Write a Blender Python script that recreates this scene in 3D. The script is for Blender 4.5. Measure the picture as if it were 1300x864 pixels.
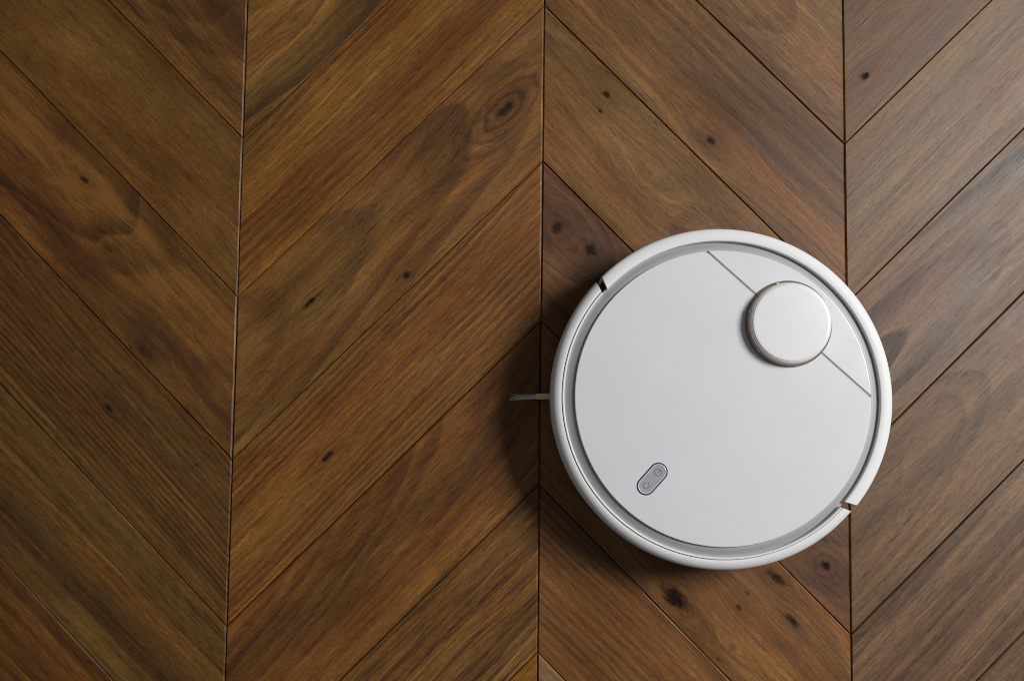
import bpy, bmesh, math, random
from mathutils import Vector, Matrix

S = bpy.context.scene
COL = S.collection
for o in list(bpy.data.objects):
    bpy.data.objects.remove(o)
random.seed(7)

# ------------------------------------------------------------------ camera
cam_d = bpy.data.cameras.new('camera')
cam_d.sensor_fit = 'HORIZONTAL'
cam_d.sensor_width = 36.0
cam_d.lens = 36.0 * 1350.0 / 1300.0
cam_d.clip_start = 0.05
cam_d.clip_end = 60
cam = bpy.data.objects.new('camera', cam_d)
COL.objects.link(cam)
cam.location = (-0.20237, -0.03210, 1.15072)
cam.rotation_euler = (0.080965, 0.008435, 0.012262)
S.camera = cam

# ------------------------------------------------------------------ world, lamp, exposure
wd = bpy.data.worlds.new('World')
S.world = wd
wd.use_nodes = True
bg = wd.node_tree.nodes['Background']
bg.inputs['Color'].default_value = (0.97, 0.98, 1.0, 1)
bg.inputs['Strength'].default_value = 0.12

def window_lamp(name, az, el, dist, sx, sy, power, col, target=(0, 0, 0)):
    ld = bpy.data.lights.new(name, 'AREA')
    ld.shape = 'RECTANGLE'
    ld.size, ld.size_y = sx, sy
    ld.energy = power
    ld.color = col
    o = bpy.data.objects.new(name, ld)
    COL.objects.link(o)
    a, e = math.radians(az), math.radians(el)
    p = Vector((math.cos(e) * math.cos(a), math.cos(e) * math.sin(a), math.sin(e))) * dist + Vector(target)
    o.location = p
    o.rotation_euler = (Vector(target) - p).to_track_quat('-Z', 'Y').to_euler()
    return o

window_lamp('window_light', 20, 47, 3.4, 1.0, 1.05, 138, (1.0, 0.99, 0.975))

S.cycles.filter_width = 1.0
vs = S.view_settings
vs.view_transform = 'Standard'
vs.look = 'None'
vs.exposure = 0.0
vs.gamma = 1.0
vs.use_curve_mapping = False

# ------------------------------------------------------------------ node helper
class NT:
    def __init__(self, name):
        self.mat = bpy.data.materials.new(name)
        self.mat.use_nodes = True
        self.t = self.mat.node_tree
        self.bsdf = self.t.nodes['Principled BSDF']
    def new(self, typ): return self.t.nodes.new(typ)
    def put(self, inp, v):
        if isinstance(v, V): self.t.links.new(v.s, inp)
        elif isinstance(v, bpy.types.NodeSocket): self.t.links.new(v, inp)
        else: inp.default_value = v
    def math(self, op, a, b=None, c=None, clamp=False):
        n = self.new('ShaderNodeMath'); n.operation = op; n.use_clamp = clamp
        self.put(n.inputs[0], a)
        if b is not None: self.put(n.inputs[1], b)
        if c is not None: self.put(n.inputs[2], c)
        return V(self, n.outputs[0])
    def xyz(self, x, y, z=0.0):
        n = self.new('ShaderNodeCombineXYZ')
        for i, v in enumerate((x, y, z)): self.put(n.inputs[i], v)
        return n.outputs[0]
    def noise(self, vec, scale=1.0, detail=2.0, rough=0.5, dist=0.0):
        n = self.new('ShaderNodeTexNoise'); n.noise_dimensions = '3D'
        self.put(n.inputs['Vector'], vec)
        n.inputs['Scale'].default_value = scale
        n.inputs['Detail'].default_value = detail
        n.inputs['Roughness'].default_value = rough
        n.inputs['Distortion'].default_value = dist
        return V(self, n.outputs[0])
    def coords(self):
        n = self.new('ShaderNodeTexCoord')
        s = self.new('ShaderNodeSeparateXYZ')
        self.t.links.new(n.outputs['Object'], s.inputs[0])
        return V(self, s.outputs[0]), V(self, s.outputs[1]), V(self, s.outputs[2]), n.outputs['Object']
    def mix(self, fac, a, b, mode='MIX'):
        n = self.new('ShaderNodeMix'); n.data_type = 'RGBA'; n.blend_type = mode
        self.put(n.inputs[0], fac)
        for i, v in ((6, a), (7, b)):
            if isinstance(v, tuple): n.inputs[i].default_value = (*v[:3], 1)
            else: self.put(n.inputs[i], v)
        return n.outputs[2]
    def smooth(self, v, lo, hi, a=0.0, b=1.0):
        n = self.new('ShaderNodeMapRange'); n.interpolation_type = 'SMOOTHSTEP'
        self.put(n.inputs[0], v)
        for i, k in enumerate((lo, hi, a, b)): n.inputs[1 + i].default_value = k
        return V(self, n.outputs[0])
    def bump(self, h, strength, dist):
        n = self.new('ShaderNodeBump')
        n.inputs['Strength'].default_value = strength
        n.inputs['Distance'].default_value = dist
        self.put(n.inputs['Height'], h)
        self.t.links.new(n.outputs[0], self.bsdf.inputs['Normal'])

class V:
    def __init__(self, nt, s): self.nt, self.s = nt, s
    def __add__(a, b): return a.nt.math('ADD', a, b)
    __radd__ = __add__
    def __sub__(a, b): return a.nt.math('SUBTRACT', a, b)
    def __rsub__(a, b): return a.nt.math('SUBTRACT', b, a)
    def __mul__(a, b): return a.nt.math('MULTIPLY', a, b)
    __rmul__ = __mul__
    def __truediv__(a, b): return a.nt.math('DIVIDE', a, b)
    def exp(a): return a.nt.math('EXPONENT', a)
    def sqrt(a): return a.nt.math('SQRT', a)
    def fract(a): return a.nt.math('FRACT', a)
    def pow(a, b): return a.nt.math('POWER', a, b)
    def clamp(a): return a.nt.math('ADD', a, 0.0, clamp=True)

# ------------------------------------------------------------------ wood
def make_wood(name, c, seed=0.0, con=0.35, N=110.0, y0=0.35, z0=0.25, k=0.05, fib=0.35, warp=0.010,
              mott=0.25, knots=(), streaks=(), hue=0.5, rough=0.46, pore=0.62, rc=1.3, lw=0.45, tint=(.72, .63, .35)):
    """c: mean albedo. knots: (x,y,len,wid,dark,spread). streaks: (y,width,amount,x0,xw) dark (<0) or light (>0) bands along the grain."""
    c = (c[0] * tint[0], c[1] * tint[1], c[2] * tint[2])
    m = NT(name)
    x, y, z, ob = m.coords()
    sd = seed * 3.17
    w1 = m.noise(m.xyz(x * 3.0, y * 7.0, sd), 1.0, 2.0) - 0.5
    w2 = m.noise(m.xyz(x * 11.0, y * 38.0, sd + 5.1), 1.0, 2.0) - 0.5
    yy = y + w1 * (warp * 2.2) + w2 * (warp * 0.30)
    core = None; halo = None; kr = None
    if knots:
        kw = m.noise(m.xyz(x * 70.0, y * 110.0, sd + 9.0), 1.0, 3.0, 0.6) - 0.5
        kf = m.noise(m.xyz(x * 160.0, y * 420.0, sd + 8.0), 1.0, 3.0, 0.65) - 0.5
    for (kx, ky, ln, wd_, dk, sp, ey) in knots:
        u = x - kx; v = y - ky
        a = sp * 1.9; b = sp * 0.85
        e = ((u * u) * (-1.0 / (a * a)) + (v * v) * (-1.0 / (b * b))).exp()
        q = ((u * u) * (1.0 / (ln * ln)) + (v * v) * (1.0 / (wd_ * wd_))).sqrt()
        yy = yy - v * e * 0.9
        yy = yy + e * (sp * 0.12)
        qd = q + kw * 1.7 + kf * 0.7
        cm = m.smooth(qd, 0.25, 1.10, 1.0, 0.0) * dk
        hm = ((u * u) * (-1.0 / ((ln * 3.0) ** 2)) + (v * v) * (-1.0 / ((wd_ * 2.4) ** 2))).exp() * (kw * 1.2 + 0.6) * (dk * 0.6)
        qr = q * max(0.6, wd_ / 0.006) + kw * 1.3                      # rings squeezed round the knot
        rl = m.smooth(m.math('SINE', qr * 4.2), 0.1, 1.0) * ((u * u) * (-1.0 / ((ln * 2.6 + .008) ** 2)) + (v * v) * (-1.0 / ((wd_ * 2.6 + .004) ** 2))).exp() * (ey * dk)
        core = cm if core is None else m.math('MAXIMUM', core, cm)
        halo = hm if halo is None else m.math('MAXIMUM', halo, hm)
        kr = rl if kr is None else kr + rl
    dd = x * k + (z0 + 0.0) + w1 * (warp * 1.5)
    yr = yy - y0
    r = (yr * yr + dd * dd).sqrt()
    irr = m.noise(m.xyz(x * 1.2, r * 26.0, sd + 2.0), 1.0, 2.0)
    ph = r * N + irr * 2.6
    fr = ph.fract()
    ring = m.smooth(fr, 0.05, 0.85) - m.smooth(fr, 0.86, 1.0)           # slow rise, quick fall: one year ring
    rmod = m.noise(m.xyz(x * 2.0, r * 40.0, sd + 3.0), 1.0, 2.0)
    ring = ring * m.smooth(rmod, 0.32, 0.68)
    st1 = m.noise(m.xyz(x * 1.6, yy * 42.0, sd + 11.0), 1.0, 3.0, 0.55)   # broad colour streaks
    st2 = m.noise(m.xyz(x * 8.0, yy * 210.0, sd + 13.0), 1.0, 3.0, 0.6)   # narrow streaks
    f1 = m.noise(m.xyz(x * 34.0, yy * 520.0, sd + 17.0), 1.0, 3.0, 0.75)  # fibres
    po = m.noise(m.xyz(x * 75.0, yy * 620.0, sd + 19.0), 1.0, 1.0, 0.5)   # open pores, short dashes
    mo = m.noise(m.xyz(x * 9.0, y * 16.0, sd + 23.0), 1.0, 3.0, 0.55)     # cloudy tone
    fl = m.noise(m.xyz(x * 230.0, y * 480.0, sd + 29.0), 1.0, 2.0, 0.7)   # flecks
    ln1 = m.noise(m.xyz(x * 13.0, yy * 330.0, sd + 37.0), 1.0, 2.0, 0.6)
    ln2 = m.noise(m.xyz(x * 28.0, yy * 560.0, sd + 41.0), 1.0, 1.0, 0.5)
    lines = m.smooth(ln1, 0.50, 0.66) * 0.55 + m.smooth(ln2, 0.50, 0.68) * 0.45
    porem = m.smooth(po, 0.54, 0.72) * (ring * 0.6 + 0.4)
    val = (ring * (-rc * con)
           + (st1 - 0.5) * (3.2 * con + 0.4)
           + (st2 - 0.5) * (1.5 * con + 0.40)
           + (f1 - 0.5) * fib * 2.9
           + (mo - 0.5) * mott * 2.8
           + (fl - 0.5) * 0.95
           - porem * pore - (lines - 0.28) * (lw * (0.5 + con)))
    val = val + con * 0.42
    if knots: val = val - kr * (kf * 1.6 + 0.75)
    for (sy, sw, am, sx, sxw) in streaks:
        v = (yy - sy) * (1.0 / sw)
        g = (v * v * -1.0).exp()
        u = (x - sx) * (1.0 / sxw)
        g = g * (u * u * -1.0).exp()
        val = val + g * (st2 * 0.9 + 0.55) * am
    # multiplier exp(val): darker tones lean to red-brown, lighter to tan
    ev = (val * 1.05).exp()
    mult = m.math('MINIMUM', ev, 2.2)
    dark = tuple(min(1, q) for q in (c[0] * 1.06, c[1] * 0.90, c[2] * 0.76))
    light = tuple(min(1, q) for q in (c[0] * 0.98, c[1] * 1.06, c[2] * 1.16))
    hv = m.noise(m.xyz(x * 2.2, yy * 24.0, sd + 31.0), 1.0, 2.0)
    tint = m.mix(m.smooth(hv + (val * 0.22), 0.25, 0.78), dark, light)
    n = m.new('ShaderNodeVectorMath'); n.operation = 'SCALE'
    m.t.links.new(tint, n.inputs[0]); m.put(n.inputs['Scale'], mult)
    colr = n.outputs[0]
    ds = m.noise(ob, 520.0, 1.0, 0.4)                                    # sparse dust
    dm = m.noise(m.xyz(x * 7.0, y * 7.0, sd + 43.0), 1.0, 2.0, 0.5)
    colr = m.mix(m.smooth(ds, 0.765, 0.80) * m.smooth(dm, 0.42, 0.60) * 0.45, colr, (.34, .30, .25))
    if knots:
        colr = m.mix(halo.clamp(), colr, (c[0] * 0.42, c[1] * 0.33, c[2] * 0.28))
        colr = m.mix(core.clamp(), colr, m.mix(m.smooth(kf, -0.02, 0.22), (0.006, 0.0045, 0.004), (0.045, 0.022, 0.010)))
        m.put(m.bsdf.inputs['Specular IOR Level'], 0.38 - core.clamp() * 0.34)
    m.t.links.new(colr, m.bsdf.inputs['Base Color'])
    rgh = (mo - 0.5) * 0.30 + (f1 - 0.5) * 0.20 + lines * 0.05 + (rough + ((seed * 7.7) % 1.0 - .5) * .07)
    m.put(m.bsdf.inputs['Roughness'], rgh)
    if not knots: m.bsdf.inputs['Specular IOR Level'].default_value = 0.38
    h = f1 * 0.5 + st2 * 0.4 - porem * 0.9 - ring * 0.3 + fl * 0.35
    m.bump(h, 0.55, 0.00018)
    return m.mat

# chevron parquet measures (metres, floor surface at z = 0, robot centre at x = y = 0)
CW, PITCH, RISE = 0.33164, 0.17630, 0.33020
X0, Y0 = -0.51360, 0.28172
ANG = math.atan2(RISE, CW)
PW = PITCH * math.cos(ANG)

# per plank: tone and figure; knots in floor metres (x, y, half length, half width, darkness, spread)
K = lambda wx, wy, ln, wd_, dk, sp, ey=0.0: (wx, wy, ln, wd_, dk, sp, ey)
P = {}
# column A
P[(-1, -1)] = dict(c=(.112, .054, .020), con=.40, N=70, y0=.02, z0=.03, k=.25, streaks=[(-.040, .012, .45, 0, .3), (.02, .022, -.35, .05, .2)], knots=[K(-.525, .412, .016, .010, .35, .02)])
P[(-1, 0)] = dict(c=(.145, .074, .026), con=.14, N=60, fib=.25, mott=.50, lw=.25, streaks=[(-.045, .020, .22, 0, .3)])
P[(-1, 1)] = dict(c=(.116, .051, .016), con=.46, N=60, y0=.03, z0=.09, k=.2, warp=.018, mott=.6, lw=.35, knots=[K(-.687, .233, .008, .004, .8, .022), K(-.657, .157, .012, .005, .5, .03), K(-.612, .045, .018, .006, .45, .025)], streaks=[(-.042, .014, -.35, .08, .16), (.03, .02, .22, 0, .3)])
P[(-1, 2)] = dict(c=(.124, .060, .020), con=.34, N=165, y0=.16, z0=.06, k=-.10, fib=.5, rc=1.9, knots=[K(-.648, -.018, .009, .005, .85, .010), K(-.551, -.077, .002, .0015, .9, .004)])
P[(-1, 3)] = dict(c=(.130, .068, .026), con=.34, N=95, y0=.4, z0=.2, fib=.45, hue=.6, streaks=[(.02, .014, .25, 0, .4), (-.02, .016, -.3, 0, .4)])
P[(-1, 4)] = dict(c=(.130, .058, .018), con=.42, N=80, y0=.3, z0=.2, fib=.5, streaks=[(.0, .006, .35, 0, .4), (-.03, .006, .3, 0, .4)])
# column B
P[(0, -1)] = dict(c=(.165, .090, .032), con=.40, N=70, y0=.04, z0=.05, k=.3, warp=.020, rc=2.0, knots=[K(-.462, .417, .010, .006, .35, .02)], streaks=[(-.046, .011, -.75, 0, .5), (-.026, .005, -.4, 0, .5), (.02, .025, .15, 0, .4)])
P[(0, 0)] = dict(c=(.172, .080, .022), con=.30, N=120, y0=.4, z0=.1, fib=.5, rc=1.8, streaks=[(-.02, .012, -.30, .0, .4), (.02, .012, .15, 0, .4)])
P[(0, 1)] = dict(c=(.168, .084, .030), lw=.4, rc=1.8, con=.36, N=95, y0=.02, z0=.10, k=.10, warp=.016, knots=[K(-.225, .316, .021, .0085, .70, .050, 1.7), K(-.431, .103, .016, .0028, .95, .012), K(-.329, .131, .006, .004, .9, .010)], streaks=[(.035, .016, -.28, -.12, .16), (-.03, .016, -.25, -.16, .12), (-.040, .012, .22, .05, .2), (.0, .013, -.22, .0, .2)])
P[(0, 2)] = dict(c=(.182, .083, .022), con=.28, N=165, y0=.35, z0=.2, fib=.55, rc=2.2, knots=[K(-.411, -.067, .010, .0036, .97, .010)])
P[(0, 3)] = dict(c=(.140, .062, .018), con=.34, N=80, y0=.08, z0=.06, k=.2, mott=.45, streaks=[(.03, .02, -.3, -.2, .16), (-.005, .016, -.35, -.14, .2), (-.05, .014, .25, .02, .2)])
P[(0, 4)] = dict(c=(.150, .078, .030), lw=.9, con=.48, N=75, y0=.2, z0=.1, fib=.5, streaks=[(.045, .012, -.5, 0, .4), (-.03, .008, -.4, .1, .3), (.0, .012, .3, .15, .1)])
P[(0, 5)] = dict(c=(.21, .090, .016), con=.22, N=90, fib=.4)
# column C
P[(1, -1)] = dict(c=(.150, .080, .040), con=.28, N=95, y0=-.01, z0=.05, k=.2, fib=.45, rc=2.0)
P[(1, 0)] = dict(c=(.135, .066, .024), con=.36, N=80, y0=.3, z0=.1, warp=.016, knots=[K(.002, .284, .009, .0065, .9, .026)], streaks=[(-.052, .010, .40, .04, .09), (.05, .012, -.45, .12, .14), (.015, .018, -.3, .02, .16)])
P[(1, 1)] = dict(c=(.160, .082, .032), con=.24, N=100, y0=.0, z0=.07, k=-.14, warp=.014, knots=[K(-.112, .335, .007, .004, .85, .012), K(-.119, .316, .003, .002, .8, .006), K(-.064, .247, .006, .004, .22, .030)], streaks=[(.048, .010, -.25, .10, .1)])
P[(1, 2)] = dict(c=(.120, .056, .024), con=.40, N=80, y0=.02, z0=.06, k=.2, warp=.018, knots=[K(-.165, .186, .011, .008, .85, .034, .35), K(-.129, .161, .012, .009, .85, .034, .35), K(.124, -.176, .0072, .0062, .95, .040, .7)])
P[(1, 3)] = dict(c=(.160, .076, .026), con=.34, N=75, y0=.02, z0=.06, k=.16, warp=.020, mott=.4, knots=[K(-.034, -.212, .024, .012, .95, .032), K(.071, -.188, .015, .007, .85, .02), K(.085, -.231, .014, .0045, .9, .012), K(.031, -.220, .006, .004, .7, .012), K(.040, -.205, .005, .003, .5, .012), K(.024, -.261, .006, .004, .45, .014), K(.01, -.275, .005, .003, .4, .012)], streaks=[(-.01, .016, -.35, -.06, .07), (-.02, .02, .3, .16, .12)])
P[(1, 4)] = dict(c=(.158, .074, .024), con=.26, N=140, y0=.35, z0=.2, fib=.5, rc=2.0, streaks=[(.052, .008, -.2, 0, .4)])
P[(1, 5)] = dict(c=(.200, .125, .085), con=.3, N=90)
# column D
P[(2, -1)] = dict(c=(.140, .070, .030), con=.24, N=90, y0=.3, z0=.2, fib=.4, knots=[K(.173, .359, .0075, .0050, .98, .018)])
P[(2, 0)] = dict(c=(.165, .096, .050), con=.18, N=80, fib=.35, mott=.3)
P[(2, 1)] = dict(c=(.152, .092, .054), con=.42, N=70, y0=.0, z0=.05, k=.12, warp=.020, fib=.4, rc=3.0, lw=.3)
P[(2, 2)] = dict(c=(.138, .074, .034), con=.24, N=90, y0=.03, z0=.07, k=.2, fib=.35)
P[(2, 3)] = dict(c=(.130, .068, .034), con=.38, N=90, y0=.3, z0=.15, fib=.45, streaks=[(.02, .006, -.3, 0, .4), (-.01, .006, -.3, .0, .4)], knots=[K(.280, -.060, .003, .002, .8, .008)])
P[(2, 4)] = dict(c=(.130, .068, .032), con=.3, N=90, fib=.4)
SPARE = []

# the floor: one sheet under the planks, planks are its children
def mesh_obj(name, bm, mat=None, parent=None, smooth=False, kind=None):
    me = bpy.data.meshes.new(name)
    bm.normal_update()
    bm.to_mesh(me); bm.free()
    if smooth:
        for p in me.polygons: p.use_smooth = True
    o = bpy.data.objects.new(name, me)
    COL.objects.link(o)
    if mat: me.materials.append(mat)
    if parent: o.parent = parent
    if kind: o['kind'] = kind
    return o

mj = NT('joint_dirt')
jx, jy, jz, job = mj.coords()
jn = mj.noise(job, 60.0, 3.0)
mj.t.links.new(mj.mix(jn, (.03, .016, .006), (.11, .056, .02)), mj.bsdf.inputs['Base Color'])
mj.bsdf.inputs['Roughness'].default_value = .8

bm = bmesh.new()
bmesh.ops.create_grid(bm, x_segments=4, y_segments=4, size=1.7)
for v in bm.verts: v.co.z = -0.0040
floor = mesh_obj('floor', bm, mj.mat, kind='structure')
floor['label'] = 'chevron parquet floor of brown oak planks'

def plank_mesh(corners, name, col, fine):
    """corners: local xy, counter-clockwise; narrow worn bevel round the top, gap to the next plank"""
    n = len(corners)
    rnd = random.Random(name + str(corners[0]))
    def inset(ds):
        lines = []
        for i in range(n):
            a, b = corners[i], corners[(i + 1) % n]
            d = (b - a).normalized(); nn = Vector((-d.y, d.x))
            lines.append((a + nn * ds[i], d))
        out = []
        for i in range(n):
            (p, d), (q, e) = lines[i - 1], lines[i]
            t = ((q - p).x * e.y - (q - p).y * e.x) / (d.x * e.y - d.y * e.x)
            out.append(p + d * t)
        return out
    wide = {-1: .8, 0: .8, 1: .9, 2: 1.0}.get(col, 1.0)
    # edges: 0 bottom long, 1 right end, 2 top long, 3 left end
    base = [.00022, .00036, .00022, .00036]
    gap = [base[q] * wide + rnd.random() ** 2 * 0.00022 for q in range(n)]
    bw = [.0009, .0013, .0006, .0008] if col % 2 == 0 else [.0006, .0013, .0010, .0008]
    bev = [g + bw[q] + rnd.random() * 0.0005 for q, g in enumerate(gap)]
    SEG = 9 if fine else 1
    def dense(L, jit):
        out = []
        for q in range(n):
            a, b = L[q], L[(q + 1) % n]
            d = (b - a).normalized(); nn = Vector((-d.y, d.x))
            for t in range(SEG):
                out.append(a.lerp(b, t / SEG) + (nn * rnd.uniform(-jit, jit) if t else Vector((0, 0))))
        return out
    o1 = dense(inset(gap), .00005)
    mid = dense(inset([g + (b - g) * .5 for b, g in zip(bev, gap)]), .00012)
    o3 = dense(inset(bev), .00024)
    loops = [(o1, -.014), (o1, -.0013), (mid, -.00058), (o3, 0.0)]
    bm = bmesh.new()
    vs_ = [[bm.verts.new((p.x, p.y, zz)) for p in L] for L, zz in loops]
    N_ = n * SEG
    for a, b in zip(vs_, vs_[1:]):
        for i in range(N_):
            bm.faces.new((a[i], a[(i + 1) % N_], b[(i + 1) % N_], b[i]))
    bm.faces.new(vs_[-1])
    bm.faces.new(list(reversed(vs_[0])))
    return bm

def plank(i, j):
    up = (i % 2 == 0)
    xl, xr = X0 + i * CW, X0 + (i + 1) * CW
    yl, yr = (0, RISE) if up else (RISE, 0)
    y1, y2 = Y0 - j * PITCH, Y0 - (j + 1) * PITCH
    pts = [Vector((xl, y2 + yl)), Vector((xr, y2 + yr)), Vector((xr, y1 + yr)), Vector((xl, y1 + yl))]
    c = sum(pts, Vector((0, 0))) / 4
    a = ANG if up else -ANG
    R = Matrix.Rotation(-a, 2)
    loc = [R @ (p - c) for p in pts]
    key = (i, j)
    if key in P:
        d = dict(P[key])
        d.setdefault('tint', {-1: (.70, .61, .30), 0: (.76, .655, .315), 1: (.77, .69, .44), 2: (.76, .715, .59)}[i])  # column tints hold painted light: left darkened for falloff, right greyed for window sheen
        kk = []
        for (wx, wy, ln, wd_, dk, sp, ey) in d.get('knots', ()):
            q = R @ (Vector((wx, wy)) - c)
            kk.append((q.x, q.y, ln, wd_, dk, sp, ey))
        d['knots'] = kk
        mat = make_wood('oak', seed=(i * 17.3 + j * 5.7) % 31.0, **d)
    else:
        mat = SPARE[(i * 5 + j * 3) % len(SPARE)]
    o = mesh_obj('plank', plank_mesh(loc, 'p%d_%d' % key, i, key in P), mat, floor)
    rr = random.Random(i * 100 + j)
    o.location = (c.x, c.y, rr.uniform(-.00012, .00012))
    o.rotation_euler = (rr.uniform(-.0012, .0012), rr.uniform(-.0005, .0005), a)
    return o

for key in list(P): plank(*key)
for q, d in enumerate([(.135, .066, .024), (.16, .078, .026), (.12, .057, .020), (.15, .08, .036), (.14, .064, .02)]):
    SPARE.append(make_wood('oak', d, seed=40 + q * 3.3, con=.3 + .04 * q, N=80 + 20 * q, y0=.03 + .08 * q, z0=.08, k=.12))
for i in range(-3, 5):
    for j in range(-6, 10):
        if (i, j) not in P: plank(i, j)

# ------------------------------------------------------------------ robot vacuum
def plastic(name, c, rough=.35, spec=.5, grain=.0, speck=0.0, var=.04):
    m = NT(name)
    x, y, z, ob = m.coords()
    a = m.noise(ob, 14.0, 3.0, .55)
    dark = tuple(q * (1 - var) for q in c); lite = tuple(min(1, q * (1 + var)) for q in c)
    colr = m.mix(a, dark, lite)
    if speck:
        s = m.noise(ob, 420.0, 1.0, .4)
        s2 = m.noise(ob, 30.0, 2.0, .5)
        colr = m.mix(m.smooth(s, .735, .78) * m.smooth(s2, .48, .62) * speck, colr, (c[0] * .35, c[1] * .32, c[2] * .28))
    m.t.links.new(colr, m.bsdf.inputs['Base Color'])
    b = m.noise(ob, 40.0, 3.0, .6)
    m.put(m.bsdf.inputs['Roughness'], (b - .5) * .14 + rough)
    m.bsdf.inputs['Specular IOR Level'].default_value = spec
    if grain:
        g = m.noise(ob, 2600.0, 2.0, .6)
        m.bump(g, grain, .00004)
    return m.mat

M_cover = plastic('white_cover_plastic', (.625, .633, .654), .17, speck=.35, grain=.15)
M_ring = plastic('white_shell_plastic', (.675, .68, .685), .50, .3, speck=.4, grain=.25)
M_cap = plastic('turret_cap_plastic', (.70, .695, .685), .34, speck=.3, grain=.15)
M_core = plastic('grey_channel_plastic', (.33, .332, .337), .45)
M_under = plastic('dark_underbody_plastic', (.05, .05, .052), .5)
M_slot = plastic('smoked_sensor_plastic', (.36, .235, .175), .22)
M_trim = plastic('turret_trim_plastic', (.23, .215, .20), .3)
M_post = plastic('turret_post_plastic', (.55, .53, .51), .35)
M_seam = plastic('seam_plastic', (.20, .20, .205), .5)
M_btn = plastic('grey_button_plastic', (.31, .31, .335), .34)
M_btnrim = plastic('pale_button_rim', (.60, .60, .68), .3)
M_navy = plastic('dark_bezel_plastic', (.02, .022, .05), .4)
M_icon = plastic('icon_print', (.12, .12, .13), .4)
M_arm = plastic('tan_brush_arm', (.88, .64, .28), .5)
M_brist = plastic('grey_bristle', (.78, .73, .65), .6)
M_tyre = plastic('black_tyre_rubber', (.02, .02, .021), .75)

AX = math.radians(48.4)
robot = bpy.data.objects.new('robot_vacuum', None)
COL.objects.link(robot)
robot.rotation_euler = (0, 0, AX - math.pi / 2)      # local +y points at the sensor turret
robot['label'] = 'round white robot vacuum with raised sensor turret on brown parquet'
robot['category'] = 'robot vacuum'

def lathe(bm, prof, n=160, a0=0.0, a1=None, skew=None, cx=0, cy=0, caps=False):
    """revolve (r,z) profile; a0..a1 in radians gives an open arc; skew(r, t) shifts the angle of the ends"""
    full = a1 is None
    rows = []
    cnt = n if full else n + 1
    for s in range(cnt):
        row = []
        for (r, z) in prof:
            if full: a = 2 * math.pi * s / n
            else:
                lo, hi = (a0, a1) if skew is None else skew(r)
                a = lo + (hi - lo) * s / n
            row.append(bm.verts.new((cx + r * math.cos(a), cy + r * math.sin(a), z)))
        rows.append(row)
    m_ = len(prof)
    for s in range(n if full else n):
        A, B = rows[s], rows[(s + 1) % cnt]
        for q in range(m_ - 1):
            bm.faces.new((A[q], B[q], B[q + 1], A[q + 1]))
    if caps and not full:
        bm.faces.new(rows[0]); bm.faces.new(list(reversed(rows[-1])))
    bmesh.ops.recalc_face_normals(bm, faces=bm.faces[:])
    return bm

def shade(o, ang=32):
    me = o.data
    for p in me.polygons: p.use_smooth = True
    try: me.set_sharp_from_angle(angle=math.radians(ang))
    except Exception: pass
    return o

def arc(r0, z0, r1, z1, n=5, conv=True):
    """quarter-round between two profile points"""
    out = []
    for q in range(n + 1):
        t = q / n * math.pi / 2
        out.append((r0 + (r1 - r0) * math.sin(t), z1 + (z0 - z1) * math.cos(t)))
    return out

# body: under-tray and inner shell with the channel round the cover
ZC = .0800
bm = bmesh.new()
lathe(bm, [(0, .0700), (.1455, .0702), (.1476, .0740), (.1488, .0762), (.1500, .0764), (.1516, .0760), (.1534, .0750), (.1550, .0738), (.1566, .0726), (.1578, .0719), (.1590, .0717), (.1600, .0716), (.1604, .0712), (.1604, .060), (.1604, .018), (.156, .0135), (0, .0135)], 220)
body = shade(mesh_obj('body', bm, M_core, robot), 40)

bm = bmesh.new()
lathe(bm, [(0, .0133), (.150, .0133), (.157, .0155), (.1585, .0115), (.150, .0095), (0, .0095)], 96)
shade(mesh_obj('base_tray', bm, M_under, robot))

# rear shell: fixed arc around the turret side, slanted ends
OFF = math.radians(86.4); GAP = math.radians(2.7)
def skew_rear(r):
    d = math.radians(2.15) * (.1725 - r) / .0137
    return (math.pi / 2 - OFF - d, math.pi / 2 + OFF + d)
def skew_front(r):
    d = math.radians(2.0) * (.1725 - r) / .0137
    lo = math.pi / 2 + OFF + GAP + d
    hi = 2 * math.pi + math.pi / 2 - OFF - GAP - d
    return (lo, hi)
rear_prof = ([(.1586, .0708), (.1588, .0764), (.1590, .0770), (.1594, .0774), (.1600, .0776), (.1640, .0775), (.1682, .0766)]
             + [(.1702, .0755), (.1716, .0738), (.1723, .0715), (.1725, .0685), (.1726, .040), (.1722, .024), (.1708, .0205), (.1690, .0200), (.1690, .060), (.166, .0710)])
bm = bmesh.new()
lathe(bm, rear_prof, 150, 0, 1, skew_rear, caps=True)
shade(mesh_obj('rear_shell', bm, M_ring, robot), 38)

# front bumper: separate sprung arc, a hair lower, with a fine gap to the inner lip
front_prof = [(.1617, .0700), (.1617, .0762), (.1620, .0767), (.1632, .0769), (.1656, .0763), (.1680, .0750), (.1700, .0732), (.1715, .0710), (.1724, .0680),
              (.1727, .0640), (.1727, .0330), (.1724, .0318), (.1719, .0312), (.1719, .0300), (.1724, .0292), (.1722, .020), (.1712, .0172), (.1694, .0170), (.1694, .058), (.1660, .0700)]
bm = bmesh.new()
lathe(bm, front_prof, 170, 0, 1, skew_front, caps=True)
shade(mesh_obj('front_bumper', bm, M_ring, robot), 38)

# inner lip on the bumper side
bm = bmesh.new()
def skew_lip(r):
    d = math.radians(1.2)
    lo, hi = skew_front(.1600)
    return lo + d * 0, hi - d * 0
lathe(bm, [(.1590, .0715), (.1590, .0768), (.1594, .0775), (.1600, .0778), (.1608, .0776), (.1612, .0770), (.1612, .0715)], 150, 0, 1, skew_lip, caps=True)
shade(mesh_obj('inner_lip', bm, M_ring, robot), 38)

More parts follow.
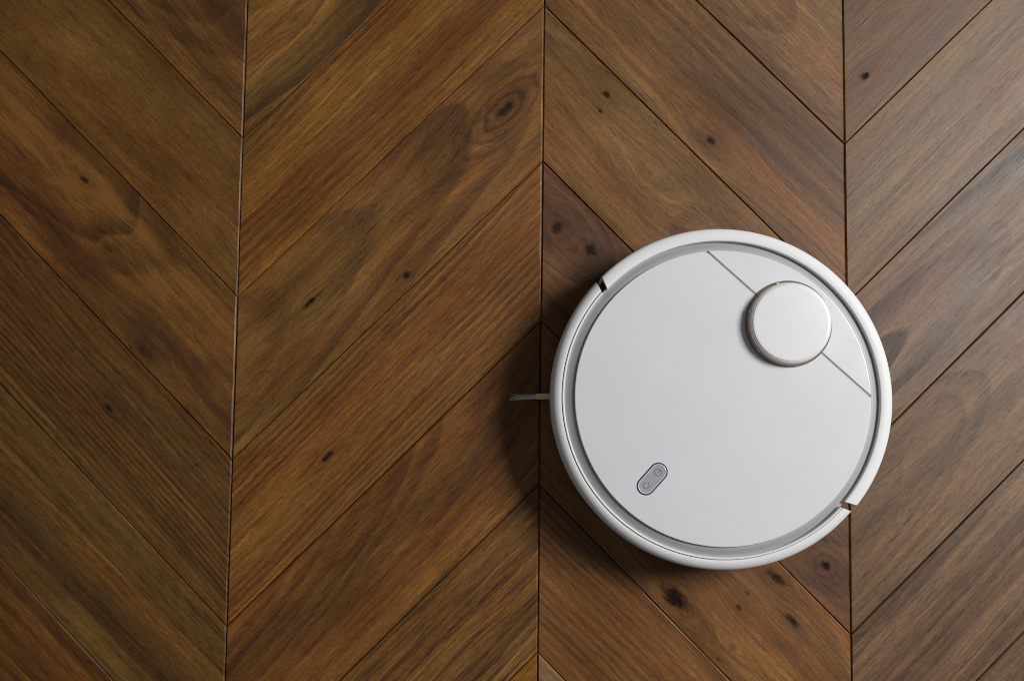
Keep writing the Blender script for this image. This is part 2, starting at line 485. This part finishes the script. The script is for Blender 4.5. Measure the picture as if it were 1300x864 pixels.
# cover: two pieces of one disc, cut along a straight seam
def seg_outline(R, ycut, rear, n=140):
    x = math.sqrt(R * R - ycut * ycut)
    a = math.atan2(ycut, x)
    if rear: a0, a1 = a, math.pi - a
    else: a0, a1 = math.pi - a, 2 * math.pi + a
    return [Vector((R * math.cos(a0 + (a1 - a0) * t / n), R * math.sin(a0 + (a1 - a0) * t / n))) for t in range(n + 1)]
YS = .1003; SW = .00110
def cover_piece(rear):
    bm = bmesh.new()
    loops = []
    for (R, dz, ins) in ((.1484, -.0085, 0), (.1487, -.0010, 0), (.1485, -.0004, .0001), (.1481, -.0001, .0003), (.1475, 0.0, .0006)):
        yc = YS + (SW if rear else -SW)
        loops.append([bm.verts.new((p.x, p.y, ZC + dz)) for p in seg_outline(R, yc, rear)])
    n = len(loops[0])
    for A, B in zip(loops, loops[1:]):
        for q in range(n): bm.faces.new((A[q], A[(q + 1) % n], B[(q + 1) % n], B[q]))
    bm.faces.new(loops[-1]); bm.faces.new(list(reversed(loops[0])))
    bmesh.ops.recalc_face_normals(bm, faces=bm.faces[:])
    return bm
lid = shade(mesh_obj('top_lid', cover_piece(False), M_cover, robot), 30)
shade(mesh_obj('rear_cover', cover_piece(True), M_cover, robot), 30)
bm = bmesh.new()
xs = math.sqrt(.1470 ** 2 - YS ** 2)
bmesh.ops.create_cube(bm, size=1)
for v in bm.verts:
    v.co = Vector((v.co.x * 2 * xs, YS + v.co.y * .0030, 0.0763 + v.co.z * .0066))
mesh_obj('seam_strip', bm, M_seam, robot)

# sensor turret
TY = .0998
turret = bpy.data.objects.new('sensor_turret', None); COL.objects.link(turret)
turret.parent = robot; turret.location = (0, TY, ZC)
bm = bmesh.new()
lathe(bm, [(0, -.0002), (.0440, -.0002), (.0440, .0010), (.0436, .0018), (.0430, .0020), (.0429, .0018), (.0429, .0012), (0, .0012)], 120)
shade(mesh_obj('turret_base', bm, M_trim, turret))
bm = bmesh.new()
lathe(bm, [(0, .0010), (.0429, .0010), (.0409, .0080), (0, .0080)], 120)
shade(mesh_obj('sensor_slot', bm, M_slot, turret))
bm = bmesh.new()
lathe(bm, [(0, .0076), (.0406, .0076), (.0409, .0080), (.0406, .0096), (.0399, .0112), (.0394, .0117), (.0391, .0117), (.0388, .0121), (.0382, .0128), (.0374, .0131), (.0360, .0132), (0, .0133)], 140)
shade(mesh_obj('turret_cap', bm, M_cap, turret), 28)
for d in (205, 262, 148):
    bm = bmesh.new()
    bmesh.ops.create_cube(bm, size=1)
    a = math.radians(d)
    for v in bm.verts:
        u = Vector((v.co.x * .0022 + .0412, v.co.y * .0034, v.co.z * .0062 + .0046))
        v.co = Vector((u.x * math.cos(a) - u.y * math.sin(a), u.x * math.sin(a) + u.y * math.cos(a), u.z))
    bmesh.ops.bevel(bm, geom=bm.edges[:], offset=.0004, segments=1, affect='EDGES')
    mesh_obj('turret_post', bm, M_post, turret)

# buttons: one pill with two printed icons
panel = bpy.data.objects.new('button_panel', None); COL.objects.link(panel)
panel.parent = robot
lp = Matrix.Rotation(-(AX - math.pi / 2), 2) @ Vector((-.0708, -.0822))
panel.location = (lp.x, lp.y, ZC)
panel.rotation_euler = (0, 0, math.pi / 2)            # local +x along the pill, towards the power button
HL = .0095
def pill(R, n=28):
    out = []
    for q in range(n + 1):
        a = -math.pi / 2 + math.pi * q / n; out.append(Vector((HL + R * math.cos(a), R * math.sin(a))))
    for q in range(n + 1):
        a = math.pi / 2 + math.pi * q / n; out.append(Vector((-HL + R * math.cos(a), R * math.sin(a))))
    return out
def pill_body(levels, close=True):
    bm = bmesh.new()
    L = [[bm.verts.new((p.x, p.y, z)) for p in pill(R)] for R, z in levels]
    n = len(L[0])
    for A, B in zip(L, L[1:]):
        for q in range(n): bm.faces.new((A[q], A[(q + 1) % n], B[(q + 1) % n], B[q]))
    if close: bm.faces.new(L[-1])
    bmesh.ops.recalc_face_normals(bm, faces=bm.faces[:])
    return bm
shade(mesh_obj('bezel', pill_body([(.0092, -.0002), (.0092, .00016), (.0078, .00018), (.0077, .00002)], False), M_navy, panel))
shade(mesh_obj('button_rim', pill_body([(.0078, -.0002), (.0078, .00026), (.0074, .00040), (.0070, .00030)], False), M_btnrim, panel))
shade(mesh_obj('button_plate', pill_body([(.0075, -.0002), (.0074, .00024), (.0070, .00020), (.0060, .00010), (.0035, .00006)]), M_btn, panel))
def stroke(bm, pts, w, z, closed=False):
    n = len(pts); rows = []
    for q, p in enumerate(pts):
        a = pts[(q - 1) % n] if closed or q > 0 else p
        b = pts[(q + 1) % n] if closed or q < n - 1 else p
        d = (b - a).normalized(); nn = Vector((-d.y, d.x)) * w / 2
        rows.append([bm.verts.new((p.x + s * nn.x, p.y + s * nn.y, zz)) for s, zz in ((1, z - .0001), (1, z), (-1, z), (-1, z - .0001))])
    for q in range(n if closed else n - 1):
        A, B = rows[q], rows[(q + 1) % n]
        for k2 in range(3): bm.faces.new((A[k2], A[k2 + 1], B[k2 + 1], B[k2]))
    bmesh.ops.recalc_face_normals(bm, faces=bm.faces[:])
ZI = .00021
bm = bmesh.new()
c0 = Vector((HL - .0008, 0))
ring_pts = [c0 + Vector((math.cos(t), math.sin(t))) * .0034 for t in [2 * math.pi * q / 28 for q in range(28)]]
stroke(bm, ring_pts, .0006, ZI, True)
stroke(bm, [c0 + Vector((.0036, 0)), c0 + Vector((.0003, 0))], .0006, ZI + .00006)
mesh_obj('power_icon', bm, M_icon, panel)
bm = bmesh.new()
c1 = Vector((-HL + .0008, 0))
home = [c1 + Vector(p) * .0030 for p in ((1.12, 0), (.25, 1.1), (-.35, 1.0), (-.9, .62), (-1.1, 0), (-.9, -.62), (-.35, -1.0), (.25, -1.1))]
stroke(bm, home, .0006, ZI, True)
mesh_obj('home_icon', bm, M_icon, panel)

# side brush: hub under the bumper, three arms with bristle tufts; one reaches out on the left
inv = Matrix.Rotation(-(AX - math.pi / 2), 2)
brush = bpy.data.objects.new('side_brush', None); COL.objects.link(brush)
brush.parent = robot
hb = inv @ Vector((-.118, .0032))
brush.location = (hb.x, hb.y, 0)
brush.rotation_euler = (0, 0, -(AX - math.pi / 2))
bm = bmesh.new()
lathe(bm, [(0, .0062), (.0085, .0062), (.0092, .0072), (.0092, .0098), (.007, .0112), (0, .0112)], 40)
shade(mesh_obj('hub', bm, M_arm, brush))
for q, a in enumerate((182.2, 302.0, 62.0)):
    ca, sa = math.cos(math.radians(a)), math.sin(math.radians(a))
    def tr(x, y, z): return (x * ca - y * sa, x * sa + y * ca, z)
    bm = bmesh.new()
    prev = None
    for (x, wy, zl, zh) in ((.006, .0034, .0064, .0100), (.03, .0032, .0058, .0092), (.055, .0030, .0048, .0082), (.0655, .0031, .0040, .0076), (.0682, .0028, .0038, .0072), (.0690, .0018, .0042, .0066)):
        ring = [bm.verts.new(tr(x, s * wy, zz)) for s, zz in ((-1, zl), (1, zl), (1, zh - .0008), (.6, zh), (-.6, zh), (-1, zh - .0008))]
        if prev:
            for k2 in range(6): bm.faces.new((prev[k2], prev[(k2 + 1) % 6], ring[(k2 + 1) % 6], ring[k2]))
        else: bm.faces.new(ring)
        prev = ring
    bm.faces.new(list(reversed(prev)))
    bmesh.ops.recalc_face_normals(bm, faces=bm.faces[:])
    mesh_obj('brush_arm', bm, M_arm, brush)
    bm = bmesh.new()
    rr = random.Random(q + 3)
    for b in range(46):
        y0_ = rr.uniform(-.0026, .0026); ln = rr.uniform(.020, .031); sp = rr.uniform(-.0014, .0014) + y0_ * .25
        z0_ = rr.uniform(.0045, .0068); pr = None
        for s_ in range(4):
            t = s_ / 3
            px, py, pz = .067 + ln * t, y0_ + sp * t * t, z0_ * (1 - t) + .0008 * t + .0006 * math.sin(t * 3)
            rad = .00011
            ring = [bm.verts.new(tr(px, py + rad * math.cos(w), pz + rad * math.sin(w))) for w in (0, 2.1, 4.2)]
            if pr:
                for k2 in range(3): bm.faces.new((pr[k2], pr[(k2 + 1) % 3], ring[(k2 + 1) % 3], ring[k2]))
            pr = ring
    o = mesh_obj('bristles', bm, M_brist, brush)
    o['kind'] = 'stuff'

# wheels that carry it
for sx in (-1, 1):
    bm = bmesh.new()
    lathe(bm, [(.010, -.008), (.033, -.008), (.035, -.006), (.035, .006), (.033, .008), (.010, .008), (.010, -.008)], 40)
    for v in bm.verts: v.co = Vector((v.co.z + sx * .112, v.co.x, v.co.y + .035))
    shade(mesh_obj('drive_wheel', bm, M_tyre, robot))
bm = bmesh.new()
lathe(bm, [(0, -.007), (.0085, -.007), (.0095, -.006), (.0095, .006), (.0085, .007), (0, .007)], 28)
for v in bm.verts: v.co = Vector((v.co.z, v.co.x - .128, v.co.y + .0095))
shade(mesh_obj('caster_wheel', bm, M_tyre, robot))
